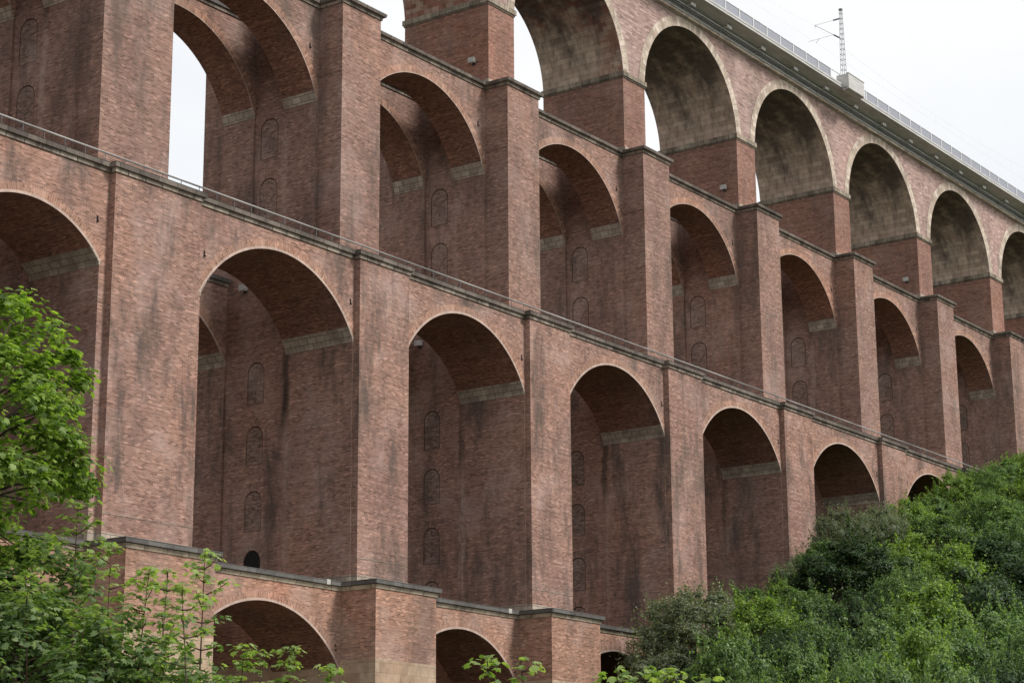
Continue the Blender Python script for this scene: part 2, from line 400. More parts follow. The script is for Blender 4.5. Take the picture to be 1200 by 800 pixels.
def cornice(path, z, prof, back):
    """profile swept along a plan polyline of right-angled turns; +offset is to the right of travel"""
    mb = MB(); n = len(path); pts = [Vector(p) for p in path]
    def normal(a, b):
        d = (b - a).normalized(); return Vector((d.y, -d.x))
    offs = []
    for i in range(n):
        if i == 0: m = normal(pts[0], pts[1])
        elif i == n - 1: m = normal(pts[-2], pts[-1])
        else: m = normal(pts[i - 1], pts[i]) + normal(pts[i], pts[i + 1])
        offs.append(m)
    u = 0
    for i in range(n - 1):
        L = (pts[i + 1] - pts[i]).length; v = 0
        for j in range(len(prof) - 1):
            (o0, h0, m0), (o1, h1, m1) = prof[j], prof[j + 1]
            a0 = pts[i] + offs[i] * o0; b0 = pts[i + 1] + offs[i + 1] * o0
            a1 = pts[i] + offs[i] * o1; b1 = pts[i + 1] + offs[i + 1] * o1
            dv = math.hypot(o1 - o0, h1 - h0)
            mb.face([(a0.x, a0.y, z + h0), (b0.x, b0.y, z + h0), (b1.x, b1.y, z + h1), (a1.x, a1.y, z + h1)],
                    uv=[(u, v), (u + L, v), (u + L, v + dv), (u, v + dv)], mat=m1)
            v += dv
        u += L
    return mb

def niche_side(mb, x, ya, yb, z0, z1, holes, depth, sgn, nm):
    """left (sgn -1) or right face of a pier with blind arched niches set back into it"""
    outer = [(ya, z0), (yb, z0), (yb, z1), (ya, z1)]
    loops = [outer]
    for (yc, w, zt, zb) in holes:
        r = w / 2; zs = zt - r
        lp = [(yc - r, zb), (yc + r, zb)] + [(yc + r * math.cos(a), zs + r * math.sin(a)) for a in [math.pi * k / 12 for k in range(13)]]
        loops.append(lp)
    flat = [p for lp in loops for p in lp]
    tris = tessellate_polygon([[Vector((p[0], p[1], 0)) for p in lp] for lp in loops])
    for t in tris:
        q = [flat[k] for k in t]
        mb.face([(x, y, z) for y, z in q], uv=[(y, z) for y, z in q])
    for lp in loops[1:]:
        m = len(lp)
        for i in range(m):
            a, b = lp[i], lp[(i + 1) % m]
            mb.face([(x, a[0], a[1]), (x, b[0], b[1]), (x - sgn * depth, b[0], b[1]), (x - sgn * depth, a[0], a[1])])
        nb = MB()
        yc = (lp[0][0] + lp[1][0]) / 2; zt = max(p[1] for p in lp); zb = lp[0][1]; w = lp[1][0] - lp[0][0]; r = w / 2
        xb = x - sgn * (depth - .002); xf = x - sgn * .025; kk = 1 - .058 / r; zsp = zt - r
        nb.face([(xb, p[0], p[1]) for p in lp], uv=[(p[0], p[1]) for p in lp], mat=1)  # near-black back paints the shade inside the groove
        ins = [(yc + (p[0] - yc) * kk, zsp + (p[1] - zsp) * kk if p[1] > zb + .01 else zb + .03) for p in lp]
        nb.face([(xf, p[0], p[1]) for p in ins], uv=list(ins), mat=0)
        for i in range(len(ins)):
            p, q = ins[i], ins[(i + 1) % len(ins)]
            nb.face([(xf, p[0], p[1]), (xf, q[0], q[1]), (xb, q[0], q[1]), (xb, p[0], p[1])], mat=0)
        xs = x - sgn * .019
        for (dy, dz) in ((0, .30), (-.36, 1.12), (.36, 1.05), (0, 1.75)):
            y, z = yc + dy, zt - dz
            if z - .1 < zb: continue
            nb.face([(xs, y - .02, z - .08), (xs, y + .02, z - .08), (xs, y + .02, z + .08), (xs, y - .02, z + .08)], mat=1)  # flat near-black quads paint the shade of small slots
        # relieving ring of upright bricks round the head
        for i in range(12):
            a0, a1 = math.pi * i / 12, math.pi * (i + 1) / 12
            ri, ro = r + .012, r + .30; zs = zt - r; xr = x + sgn * .006
            nb.face([(xr, yc + rr * math.cos(a), zs + rr * math.sin(a)) for rr, a in ((ri, a0), (ro, a0), (ro, a1), (ri, a1))],
                    uv=[(ri, a0), (ro, a0), (ro, a1), (ri, a1)], mat=2)
        nm.append(nb)

def make_tier(t):
    d = T[t]; ya, yw, yb = d['ya'], d['yw'], d['yb']
    ybk = 2 * ya - yw; ybb = 2 * ya - yb
    ym0, ym1 = yw + d['vd'], ybk - d['vd']
    ks = list(d['ks'])
    for k in ks:
        xc = XC(k); hb = d['wbutt'] if wide(k) else d['butt']; hj = d['wjamb'] if wide(k) else d['jamb']; r = d['rec']
        z0 = d['z0']
        plan = [(xc - hb, yb), (xc + hb, yb), (xc + hb, yw), (xc + hj, yw), (xc + hj, ym0), (xc + hj - r, ym0), (xc + hj - r, ym1), (xc + hj, ym1),
                (xc + hj, ybk), (xc + hb, ybk), (xc + hb, ybb), (xc - hb, ybb), (xc - hb, ybk), (xc - hj, ybk), (xc - hj, ym1), (xc - hj + r, ym1), (xc - hj + r, ym0), (xc - hj, ym0), (xc - hj, yw), (xc - hb, yw)]
        mb = MB(); subs = []
        if t == 1:
            zsplit = -21.68
            mb.extrude(plan, z0, zsplit, cap=False, mat=1)
            mb.extrude(plan, zsplit, d['z1'] + .35, mat=0)
        else:
            ztop = d['z1'] + (.42 if t == 2 else .45)
            mb.extrude(plan, z0, ztop, skip=(6, 15))
            yc = (ym0 + ym1) / 2
            if t == 2: holes = [(7.43, 1.25, zt, zb) for zt, zb in ((-4.72, -7.12), (-8.35, -10.55), (-11.98, -14.2))]
            else: holes = [(7.15, 1.36, zt, zb) for zt, zb in ((9.72, 7.3), (6.12, 3.75), (2.7, .9))]
            if t == 2: holes.append((7.43, 1.25, -15.25, -17.3))
            niche_side(mb, xc - hj + r, ym0, ym1, z0, ztop, holes, .22, -1, subs)
            niche_side(mb, xc + hj - r, ym0, ym1, z0, ztop, holes, .22, 1, subs)
        o = vbuild(mb, 'pier', [M[d['mat']], M['tan']])
        for i, nb in enumerate(subs):
            # lowest niche of one pier: black panel painted for the shade of an open doorway
            if t == 2 and i % 4 == 3 and k == 1:
                vbuild(nb, 'doorway', [M['dark'], M['dark'], M['patch']], o); continue
            vbuild(nb, 'niche', [M['patch'], M['dark'], M[d['mat']]], o)
        if t == 2:   # stone footing on the ledge
            pb = MB(); e = .03
            pb.extrude([(xc - hb - e, yb - e), (xc + hb + e, yb - e), (xc + hb + e, yw - e), (xc + hj + e, yw - e), (xc + hj + e, ym0 - .3), (xc - hj - e, ym0 - .3), (xc - hj - e, yw - e), (xc - hb - e, yw - e)], z0 - .02, z0 + .42)
            pb.box(xc - hb - .012, xc + hb + .012, yb - .014, yb + .2, z0 + 1.29, z0 + 1.33, mat=1)
            vbuild(pb, 'plinth', [M['imp'], M['corn']], o)
    for k0, k1 in zip(ks[:-1], ks[1:]):
        xL = XC(k0) + (d['wjamb'] if wide(k0) else d['jamb']); xR = XC(k1) - (d['wjamb'] if wide(k1) else d['jamb'])
        zs, za = d['zs'], d['za']
        if xR - xL < 10.5: za = zs + (2.1 if t == 2 else 3.6 if t == 3 else 2.2)
        elif t == 3 and xR - xL > 12.6: za += .25
        for (y0, y1) in ((yw, ym0), (ym1, ybk)):
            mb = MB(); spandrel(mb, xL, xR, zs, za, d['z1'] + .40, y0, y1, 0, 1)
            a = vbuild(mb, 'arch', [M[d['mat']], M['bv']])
            th, e = (.52, .13) if t == 2 else (.5, .05) if t == 3 else (.5, .12)
            vbuild(arch_ring(xL, xR, zs, za, th, y0, None, e=e), 'arch_ring', [M['ring'], M['edge']], a)
            zb_, zt_ = {1: (0, 0), 2: (-4.64, -3.83), 3: (9.97, 10.76)}[t]
            if t != 1:
                for sd_ in (1, -1): vbuild(impost(xL, xR, zs, za, zb_, zt_, y0, y1, side=sd_), 'impost', [M['imp']], a)
            if y0 == yw:
                for x, zz in ((xR - .22, 0), (xL + .22, 0)):
                    z = {1: -21.0, 2: -2.42, 3: 13.12}[t]
                    if t == 3: x = xR - .62 if x > (xL + xR) / 2 else xL + .62
                    if x < (xL + xR) / 2 and t != 2: continue
                    pb = MB(); pb.box(x - .055, x + .055, y0 - .012, y0 + .05, z - .15, z + .15, mat=0); pb.box(x - .04, x + .04, y0 - .09, y0 - .012, z - .17, z - .11, mat=0)
                    vbuild(pb, 'drain_spout', [M['dark']], a)
    # cornices: front edge, the gap-facing edge of the rear arcade, gap edge of the front arcade
    path = []
    for k in ks:
        xc = XC(k); hb = d['wbutt'] if wide(k) else d['butt']
        path += [(xc - hb, yw), (xc - hb, yb), (xc + hb, yb), (xc + hb, yw)]
    z = d['z1']
    if t == 1: prof = [(0, 0, 0), (.05, 0, 0), (.09, .12, 0), (.12, .20, 0), (.12, .23, 1), (.24, .23, 1), (.25, .46, 1), (.10, .48, 1), (-2.9, .48, 1)]
    elif t == 2: prof = [(0, 0, 0), (.07, 0, 0), (.09, .19, 0), (.11, .20, 1), (.20, .22, 1), (.22, .46, 1), (.12, .50, 1), (-.9, .50, 1)]
    else: prof = [(0, 0, 0), (.07, .0, 0), (.09, .16, 0), (.11, .17, 1), (.24, .22, 1), (.27, .40, 1), (.12, .47, 1), (-2.4, .47, 1)]
    co = vbuild(cornice(path, z, prof, 0), 'cornice', [M['moulding'], M['slab']] if t == 1 else [M['corn'], M['cope']])
    if t == 1:
        for x in (12.16, 28.3, -10.0):
            pb = MB(); pb.box(x - .15, x + .15, yw - .27, yw + .1, z + .22, z + .485); vbuild(pb, 'patch_stone', [M['marker']], co)
    prof2 = [(0, 0, 0), (.07, 0, 0), (.09, .18, 0), (.2, .22, 1), (.22, .44, 1), (.1, .48, 1), (-.8, .48, 1)]
    for k0, k1 in zip(ks[:-1], ks[1:]):
        xL = XC(k0) + (d['wjamb'] if wide(k0) else d['jamb']) - d['rec']; xR = XC(k1) - (d['wjamb'] if wide(k1) else d['jamb']) + d['rec']
        if k0 < 5 or t == 3: vbuild(cornice([(xL, ym1), (xR, ym1)], z, prof2, 0), 'cornice', [M['corn'], M['slab']])
for t in (1, 2, 3): make_tier(t)

# handrail along the second ledge
rl = MB(); Y = .62
xs = [-13.4 + 1.28 * i for i in range(90)]
rl.tube([(xs[0], Y, 1.05), (xs[-1], Y, 1.05)], .05, 8)
RAIL = empty('railing', VIA_OFF, 0, VIA)
vbuild(rl, 'handrail', [M['rail']], RAIL)
pm = MB(); pm.tube([(0, 0, .48), (0, 0, 1.04)], .02, 6); pm.box(-.07, .07, -.07, .07, .485, .51)
post_me = pm.mesh('post', [M['pipe']])
for x in xs[:89]:
    o = bpy.data.objects.new('post', post_me); COL.objects.link(o); o.parent = RAIL; o.location = (x, Y, 0)

# top row
Y4, D4, HJ = 3.53, 6.8, 1.41
kt = list(range(-1, 10))
for k in kt:
    xc = XC(k); mb = MB()
    mb.box(xc - HJ, xc + HJ, Y4, Y4 + D4, 15.9, 21.75, mat=1)
    mb.box(xc - HJ, xc + HJ, Y4, Y4 + D4, 21.75, 28.9, mat=0)
    o = vbuild(mb, 'pier', [M['b4'], M['b4s']])
    ib = MB(); e = .13
    ib.box(xc - HJ - e, xc + HJ + e, Y4 - e, Y4 + D4 + e, 21.68, 22.02); ib.box(xc - HJ - .06, xc + HJ + .06, Y4 - .06, Y4 + D4 + .06, 21.56, 21.68)
    vbuild(ib, 'impost', [M['band4']], o)
    fb = MB(); fb.box(xc - HJ - .12, xc + HJ + .12, Y4 - .10, Y4 + .5, 16.04, 16.42); fb.box(xc - HJ - .12, xc - HJ + .3, Y4 + .5, Y4 + D4, 16.04, 16.30)
    vbuild(fb, 'plinth', [M['imp']], o)
for k0, k1 in zip(kt[:-1], kt[1:]):
    xL, xR = XC(k0) + HJ, XC(k1) - HJ
    mb = MB(); spandrel(mb, xL, xR, 21.75, 28.22, 28.9, Y4, Y4 + D4, 0, 1, n=40)
    a = vbuild(mb, 'arch', [M['b4'], M['vault']])
    vbuild(arch_ring(xL, xR, 21.75, 28.22, .74, Y4, None, n=40, proud=.03, zmax=28.88), 'arch_ring', [M['ring4']], a)

# railway deck: cantilevered concrete slab, cable pipes, perforated parapet
X0, X1 = -19.0, 144.0
mb = MB()
def prism(mb, prof, xa, xb, mat=0):
    n = len(prof)
    for i in range(n):
        (y0, z0), (y1, z1) = prof[i], prof[(i + 1) % n]
        mb.face([(xa, y0, z0), (xb, y0, z0), (xb, y1, z1), (xa, y1, z1)], mat=mat)
    mb.face([(xa, y, z) for y, z in prof], uv=[(y, z) for y, z in prof], mat=mat); mb.face([(xb, y, z) for y, z in reversed(prof)], uv=[(y, z) for y, z in reversed(prof)], mat=mat)
prism(mb, [(3.35, 29.78), (1.84, 29.98), (1.80, 29.98), (1.80, 30.14), (1.86, 30.14), (1.86, 30.18), (1.78, 30.18), (1.78, 30.33), (2.15, 30.33), (2.15, 30.25), (12.0, 30.25), (12.0, 29.9), (10.4, 29.7), (3.35, 29.7)], X0, X1)
DECK = vbuild(mb, 'deck', [M['conc']])
wb = MB(); wb.box(X0, X1, 3.42, 10.4, 28.9, 29.69); wb.box(X0, X1, 3.22, 3.42, 28.92, 29.10, mat=1)
vbuild(wb, 'deck_beam', [M['conc'], M['ring4']], DECK)
px = [45.6 + 2.15 * i for i in range(-30, 44)]
pn = MB(); pn.box(.06, 2.09, -.012, .012, 30.36, 31.06); panel_me = pn.mesh('parapet_panel', [M['panel']])
ps = MB(); ps.box(-.055, .055, -.05, .05, 30.33, 31.12); pst_me = ps.mesh('parapet_post', [M['steel']])
gap = (77.65, 80.5)
for x in px:
    for nm, me, ok in (('parapet_panel', panel_me, not (x + 2.09 > gap[0] and x < gap[1])), ('parapet_post', pst_me, not (gap[0] < x < gap[1]))):
        if not ok: continue
        o = bpy.data.objects.new(nm, me); COL.objects.link(o); o.parent = DECK; o.location = (x, 1.86, 0)
rb = MB(); rb.box(px[0], gap[0] - .02, 1.82, 1.90, 31.06, 31.10); rb.box(gap[1] + .02, px[-1], 1.82, 1.90, 31.06, 31.10)
vbuild(rb, 'top_rail', [M['steel']], DECK)
bb = MB()
bb.box(gap[0], gap[1], 1.20, 1.34, 29.92, 31.14); bb.box(gap[0], gap[0] + .13, 1.34, 2.3, 29.98, 31.14); bb.box(gap[1] - .13, gap[1], 1.34, 2.3, 29.98, 31.14)
bb.box(gap[0] + .13, gap[1] - .13, 1.34, 2.0, 29.92, 30.3); bb.box(gap[0] - .04, gap[1] + .04, 1.16, 1.38, 31.14, 31.20)
prism(bb, [(1.78, 29.75), (1.20, 29.86), (1.20, 29.918), (1.78, 29.918)], gap[0], gap[1])
vbuild(bb, 'refuge_balcony', [M['conc']], DECK)
PIPE = []
for (y, z, r, m) in ((3.05, 29.42, .07, 'pipe'), (3.22, 29.22, .045, 'steel'), (3.00, 29.62, .05, 'steel')):
    pb = MB(); pb.tube([(X0, y, z), (X1, y, z)], r, 10); PIPE.append(vbuild(pb, 'cable_pipe', [M[m]]))
kb = MB(); kb.box(-.05, .05, -.62, .22, .24, .30); kb.box(-.06, .06, .1, .22, -.35, .30); kb.box(-.32, .32, -.68, -.62, .10, .34)
br_me = kb.mesh('pipe_bracket', [M['steel']])
for i in range(-12, 16):
    o = bpy.data.objects.new('pipe_bracket', br_me); COL.objects.link(o); o.parent = PIPE[0]; o.location = (49.6 + 5.33 * i, 3.17, 29.45)

# catenary mast behind the refuge
MX, MY = 79.45, 2.5
mast = tag(empty('catenary_mast', (MX, MY, 30.33)), 'grey lattice overhead line mast standing behind the parapet balcony on the viaduct deck', 'mast')
mb = MB(); H = 7.35
def mw(z): return .20 - .11 * z / H
for sx in (-1, 1):
    for sy in (-1, 1):
        mb.tube([(sx * mw(0), sy * mw(0), -.02), (sx * mw(H), sy * mw(H), H)], .02, 6)
z = .55
while z < H - .2:
    w = mw(z)
    for a, b in (((-w, -w), (w, -w)), ((-w, w), (w, w)), ((-w, -w), (-w, w)), ((w, -w), (w, w))):
        mb.tube([(a[0], a[1], z), (b[0], b[1], z)], .018, 6)
    z += .46
mb.box(-.13, .13, -.13, .13, H - .08, H + .06)
mb.box(-.24, .24, -.24, .24, -.06, .3)
mb.build('lattice', M['msteel'], mast)
ab = MB()
L = lambda y, z: (0, y - MY, z - 30.33)
ab.tube([L(2.6, 36.9), L(4.94, 36.86)], .012, 6); ab.tube([L(2.6, 35.1), L(4.94, 36.86)], .02, 6)
ab.tube([L(3.24, 35.6), L(5.6, 35.55)], .012, 6); ab.tube([L(4.94, 36.9), L(4.94, 36.6)], .02, 6); ab.tube([L(4.6, 35.56), L(4.9, 35.25)], .015, 6)
ab.build('cantilever_arm', M['msteel'], mast)
for (a, b) in ((L(2.66, 36.9), L(3.2, 36.89)), (L(2.72, 35.2), L(3.2, 35.55))):
    ib = MB(); va, vb = Vector(a), Vector(b); N = 9
    ib.tube([va.lerp(vb, i / N) for i in range(N + 1)], [.035 + (.05 if i % 2 else 0) for i in range(N + 1)], 8)
    ib.build('insulator', M['dsteel'], mast)
ow = MB()
for y, z0, sag in ((4.94, 36.86, .9), (4.9, 35.25, .05)):
    ow.tube([(MX + 48 * i / 12, y, z0 - sag * 4 * (i / 12) * (1 - i / 12)) for i in range(13)], .005, 5)
    ow.tube([(MX - 40 * i / 10, y, z0 - sag * 4 * (i / 10) * (1 - i / 10)) for i in range(11)], .005, 5)
for i in range(1, 8):
    f = i / 8; x = MX + 48 * f; ow.tube([(x, 4.92, 35.25 - .05 * 4 * f * (1 - f)), (x, 4.92, 36.86 - .9 * 4 * f * (1 - f))], .004, 4)
tag(ow.build('overhead_wire', M['steel']), 'thin overhead contact wire with droppers running above the railway deck', 'wire')

sb_ = MB(); sb_.box(64 - 2.34 - .05, 64 - 2.3, 1.2, 5.0, -14.3, -13.42); sb_.box(64 - 2.34 - .05, 64 - 2.2, 5.3, 7.4, -14.3, -13.5)
vbuild(sb_, 'plinth', [M['tan']])
fr = tag(empty('guard_rail', (59.2, 2.0, -15.2)), 'short grey steel guard rail on the slope beside the arched pier behind the willow shrub', 'railing')
fm = MB(); fm.tube([(-3.2, 1.2, .2), (-3.2, 1.2, 1.35)], .04, 6); fm.build('post', M['steel'], fr)
fm = MB(); fm.tube([(0, 0, -.4), (0, 0, 1.0)], .04, 6); fm.build('post', M['steel'], fr)
fm = MB(); fm.tube([(-3.2, 1.2, 1.33), (0, 0, 1.0)], .04, 6); fm.tube([(-3.2, 1.2, .85), (0, 0, .5)], .03, 6); fm.build('rail', M['steel'], fr)

# floodlights on the piers
def floodlight(loc, rz, label, group, small=False, mat='lamp'):
    r = tag(empty('floodlight', loc, rz), label, 'floodlight', group)
    mb = MB(); mb.box(-.34, -.08, -.22, .22, -.16, .18); mb.face([(-.345, -.2, -.14), (-.345, .2, -.14), (-.345, .2, .15), (-.345, -.2, .15)])
    mb.build('lamp_housing', M[mat], r)
    b = MB(); b.box(-.10, .0, -.05, .05, -.22, -.12); b.box(-.012, .0, -.14, .14, -.26, .12); b.build('bracket', M['dsteel'], r)
ord_ = {2: 'on the leftmost brick pier of the top row', 4: 'on the third brick pier of the top row', 6: 'on the fifth brick pier of the top row'}
for k in (2, 4, 6):
    floodlight((XC(k) - HJ, 4.7, 17.88), 0, 'small white floodlight box ' + ord_[k], 'floodlights on the top piers')
nm2 = {1: 'inside the widest arch of the middle row', 2: 'inside the third arch of the middle row', 3: 'inside the fourth arch of the middle row'}
for k in (1, 2, 3):
    floodlight((XC(k) - 2.24, 8.3, -.35), 0, 'small grey floodlight box high ' + nm2[k], 'floodlights under the brick arches', mat='conc')

# ------------------------------------------------------------------ terrain
ROWS = [   # (y, [(x, z) ...]) spot heights of the valley side
 (-60, [(-400, -34.5), (-30, -34), (-14, -32), (0, -29.5), (20, -26), (60, -20), (120, -9), (200, 8), (400, 30)]),
 (-44, [(-400, -34.5), (-25, -34.5), (-14.5, -31.6), (-4, -29.7), (14, -26.4), (40, -21.3), (80, -12.8), (120, -3.8), (200, 15.2), (400, 35.2)]),
 (-28, [(-400, -34.5), (-8, -34.5), (5, -29.4), (13.5, -27.2), (23, -24.6), (36, -21.4), (60, -15.5), (90, -7.5), (120, 2.0), (200, 21.0), (400, 37.0)]),
 (-12, [(-400, -34.5), (12, -34.5), (24, -29.9), (32.5, -24.2), (40, -21.0), (48, -17.9), (61, -14.1), (70, -11.5), (77, -9.1), (90, -4.7), (100, -1.3), (130, 8.1), (200, 25.1), (400, 39.1)]),
 (0, [(-400, -34.5), (20, -34), (35, -27), (48, -19.7), (55, -16.6), (62, -13.6), (74, -9.6), (81, -6.8), (87, -5.0), (97, -1.6), (103, .4), (130, 10), (200, 26), (400, 40)]),
]
RY = np.array([r[0] for r in ROWS], float)
def ground(x, y):
    x = np.asarray(x, float); y = np.asarray(y, float)
    Z = np.stack([np.interp(x, [p[0] for p in r[1]], [p[1] for p in r[1]]) for r in ROWS])
    yc = np.clip(y, -60, 0); i = np.clip(np.searchsorted(RY, yc, side='right') - 1, 0, len(RY) - 2)
    f = (yc - RY[i]) / (RY[i + 1] - RY[i])
    z = np.take_along_axis(Z, i[None], 0)[0] * (1 - f) + np.take_along_axis(Z, i[None] + 1, 0)[0] * f
    k = np.clip((-60 - y) / 40, 0, 1)
    z = z * (1 - k) + np.minimum(z, -34.2) * k
    return z + .25 * np.sin(x * .31 + y * .17) * np.sin(y * .23 - x * .11) * (z > -33)
gx = np.concatenate([np.linspace(-1500, -120, 14), np.linspace(-110, 160, 136), np.linspace(175, 1500, 14)])
gy = np.concatenate([np.linspace(-1500, -120, 12), np.linspace(-110, 70, 91), np.linspace(85, 1500, 14)])
GX, GY = np.meshgrid(gx, gy); GZ = ground(GX, GY)
nx, ny = len(gx), len(gy)
verts = np.stack([GX, GY, GZ], -1).reshape(-1, 3)
faces = [(j * nx + i, j * nx + i + 1, (j + 1) * nx + i + 1, (j + 1) * nx + i) for j in range(ny - 1) for i in range(nx - 1)]
me = bpy.data.meshes.new('terrain'); me.from_pydata(verts.tolist(), [], faces); me.materials.append(M['soil'])
me.polygons.foreach_set('use_smooth', [True] * len(faces)); me.update()
o = bpy.data.objects.new('terrain', me); COL.objects.link(o); tag(o, kind='structure')

# ------------------------------------------------------------------ foliage
def rand_dirs(n):
    v = rng.normal(size=(n, 3)); return v / np.linalg.norm(v, axis=1, keepdims=True)

KITE = np.array([(0, 0, 0), (-.30, .45, -.10), (0, 1, 0.02), (.30, .45, -.10)], float)
MAPLE = np.array([(0, 0, 0), (-.28, .10, -.03), (-.52, .30, -.12), (-.30, .42, .0), (-.44, .72, -.12), (-.16, .66, 0), (0, 1.05, -.14),
                  (.16, .66, 0), (.44, .72, -.12), (.30, .42, .0), (.52, .30, -.12), (.28, .10, -.03)], float)
BROAD = np.array([(0, 0, 0), (-.30, .15, -.04), (-.46, .42, -.08), (-.30, .74, -.06), (0, 1, -.12), (.30, .74, -.06), (.46, .42, -.08), (.30, .15, -.04)], float)

def leaves_mesh(name, pos, nrm, size, shape, mats, matidx=None, droop=.35):
    """one face per leaf, blade lying across its normal, pointing a random way"""
    n = len(pos); k = len(shape)
    nrm = nrm / np.linalg.norm(nrm, axis=1, keepdims=True)
    t = rand_dirs(n); t -= nrm * (t * nrm).sum(1, keepdims=True); t /= np.linalg.norm(t, axis=1, keepdims=True) + 1e-9
    t = t - np.array([0, 0, droop]); t -= nrm * (t * nrm).sum(1, keepdims=True); t /= np.linalg.norm(t, axis=1, keepdims=True) + 1e-9
    b = np.cross(t, nrm)
    s = np.asarray(size).reshape(n, 1, 1)
    sh = shape[None]
    V = pos[:, None] + s * (sh[..., 0:1] * b[:, None] + (sh[..., 1:2] - .3) * t[:, None] + sh[..., 2:3] * nrm[:, None])
    me = bpy.data.meshes.new(name)
    if k == 4:   # two triangles folded along the midrib
        base = np.arange(n)[:, None] * 4
        loops = (base + np.array([0, 2, 1, 0, 3, 2])).ravel(); nf, per = 2 * n, 3
    else:        # fan of triangles round the middle of the blade
        loops = []; ctr = pos + (s[:, 0] * (.42 - .3)) * t
        V = np.concatenate([V, ctr[:, None]], 1)
        base = np.arange(n)[:, None] * (k + 1)
        pat = np.array([v for i in range(k) for v in (k, i, (i + 1) % k)])
        loops = (base + pat).ravel(); nf, per = k * n, 3
    V = V.reshape(-1, 3)
    me.vertices.add(len(V)); me.vertices.foreach_set('co', V.astype(np.float32).ravel())
    me.loops.add(len(loops)); me.loops.foreach_set('vertex_index', loops.astype(np.int32))
    me.polygons.add(nf); me.polygons.foreach_set('loop_start', np.arange(nf, dtype=np.int32) * per)
    for m in mats: me.materials.append(m)
    if matidx is not None: me.polygons.foreach_set('material_index', np.repeat(matidx, nf // n).astype(np.int32))
    me.update(calc_edges=True); me.validate()
    return me

def crown_points(seed, nclump, per, rx, rz, clump_r, low=-.35, lobes=6, loose=.3, shoots=0):
    """clump centres in a lobed dome, leaves scattered through each clump"""
    g = np.random.default_rng(seed)
    ld = g.normal(size=(lobes, 3)); ld /= np.linalg.norm(ld, axis=1, keepdims=True); la = g.uniform(-.28, .34, lobes)
    C = []
    while len(C) < nclump:
        d = g.normal(size=3); d /= np.linalg.norm(d)
        if d[2] < low: continue
        rr = 1 + sum(a * max(0, d @ l) ** 4 for a, l in zip(la, ld))
        rad = rr * g.uniform(.30, 1.0) ** .45
        C.append(d * rad * np.array([rx, rx, rz]))
    C = np.array(C)
    pos, nrm = [], []
    for c in C:
        r = clump_r * g.uniform(.6, 1.35); m = int(per * g.uniform(.6, 1.4))
        d = g.normal(size=(m, 3)); d /= np.linalg.norm(d, axis=1, keepdims=True)
        q = d * (g.uniform(.15, 1.0, (m, 1)) ** .6) * np.array([r, r, r * .72])
        pos.append(c + q); out = c / np.linalg.norm(c)
        nrm.append(d * .8 + out * .5 + np.array([0, 0, .7]) + g.normal(size=(m, 3)) * .45)
    # loose leaves between the clumps, and shoots that stick out of the outline
    m = int(nclump * per * loose)
    if m:
        c = C[g.integers(0, len(C), m)]; q = c * g.uniform(.85, 1.12, (m, 1)) + g.normal(size=(m, 3)) * clump_r * .9
        pos.append(q); nrm.append(g.normal(size=(m, 3)) * .6 + np.array([0, 0, .6]))
    for _ in range(shoots):
        c = C[g.integers(0, len(C))]
        if c[2] < 0: continue
        d = c / np.linalg.norm(c) * .6 + np.array([0, 0, .8]) + g.normal(size=3) * .3; d /= np.linalg.norm(d)
        L = clump_r * g.uniform(1.2, 3.2); k = int(14 * L / clump_r)
        t = g.uniform(.2, 1, (k, 1)); pos.append(c + d * L * t + g.normal(size=(k, 3)) * clump_r * .16 * (1.3 - t)); nrm.append(g.normal(size=(k, 3)) * .6 + np.array([0, 0, .7]))
    return C, np.concatenate(pos), np.concatenate(nrm)

# six bush kinds, unit-high (radius about .5, height 1), leaves in real size after scaling by about 5
PROTO = []
for i, (ncl, per, cr, ls, rz, shn) in enumerate([(70, 240, .105, .035, .62, 30), (95, 200, .090, .031, .58, 22), (60, 280, .115, .036, .66, 34), (230, 170, .062, .020, .60, 120), (75, 230, .105, .037, .52, 30)]):
    C, P, N = crown_points(100 + i, ncl, per, .52, rz, cr, low=-.15, loose=.06 if i != 3 else .25, shoots=shn)
    P[:, 2] += .40; C[:, 2] += .40
    foliage = leaves_mesh('foliage', P, N, rng.uniform(.7, 1.25, len(P)) * ls, KITE, [LEAF['mid']], droop=-.15)
    sb = MB()
    sel = C[rng.choice(len(C), 16, replace=False)]
    for c in sel:
        b0 = Vector((rng.normal() * .03, rng.normal() * .03, -.12)); cc = Vector(c)
        sb.tube([b0, b0.lerp(cc, .5) + Vector((0, 0, .06)), cc], [.014, .009, .004], 5)
    PROTO.append((foliage, sb.mesh('stems', [M['bark']])))

def bush(x, y, ztop, w, kind, proto, label, group=None, name='bush', hmin=2.2):
    g = float(ground(x, y)); h = max(hmin, ztop - g)
    base = ztop - h
    sc_z = h / (1.02 if proto != 4 else .92)
    if name == 'bush': w = max(w * .92, h * .72); h_ = sc_z * 1.06; sc_z = h_
    r = empty(name, (x, y, base), rng.uniform(0, 6.28)); r.scale = (w, w, sc_z)
    tag(r, label, 'bush' if name == 'bush' else 'tree', group)
    fol, st = PROTO[proto]
    for nm, me in (('foliage', fol), ('stems', st)):
        o = bpy.data.objects.new(nm, me); COL.objects.link(o); o.parent = r
        if nm == 'foliage':
            o.material_slots[0].link = 'OBJECT'; o.material_slots[0].material = LEAF[kind]
    return r

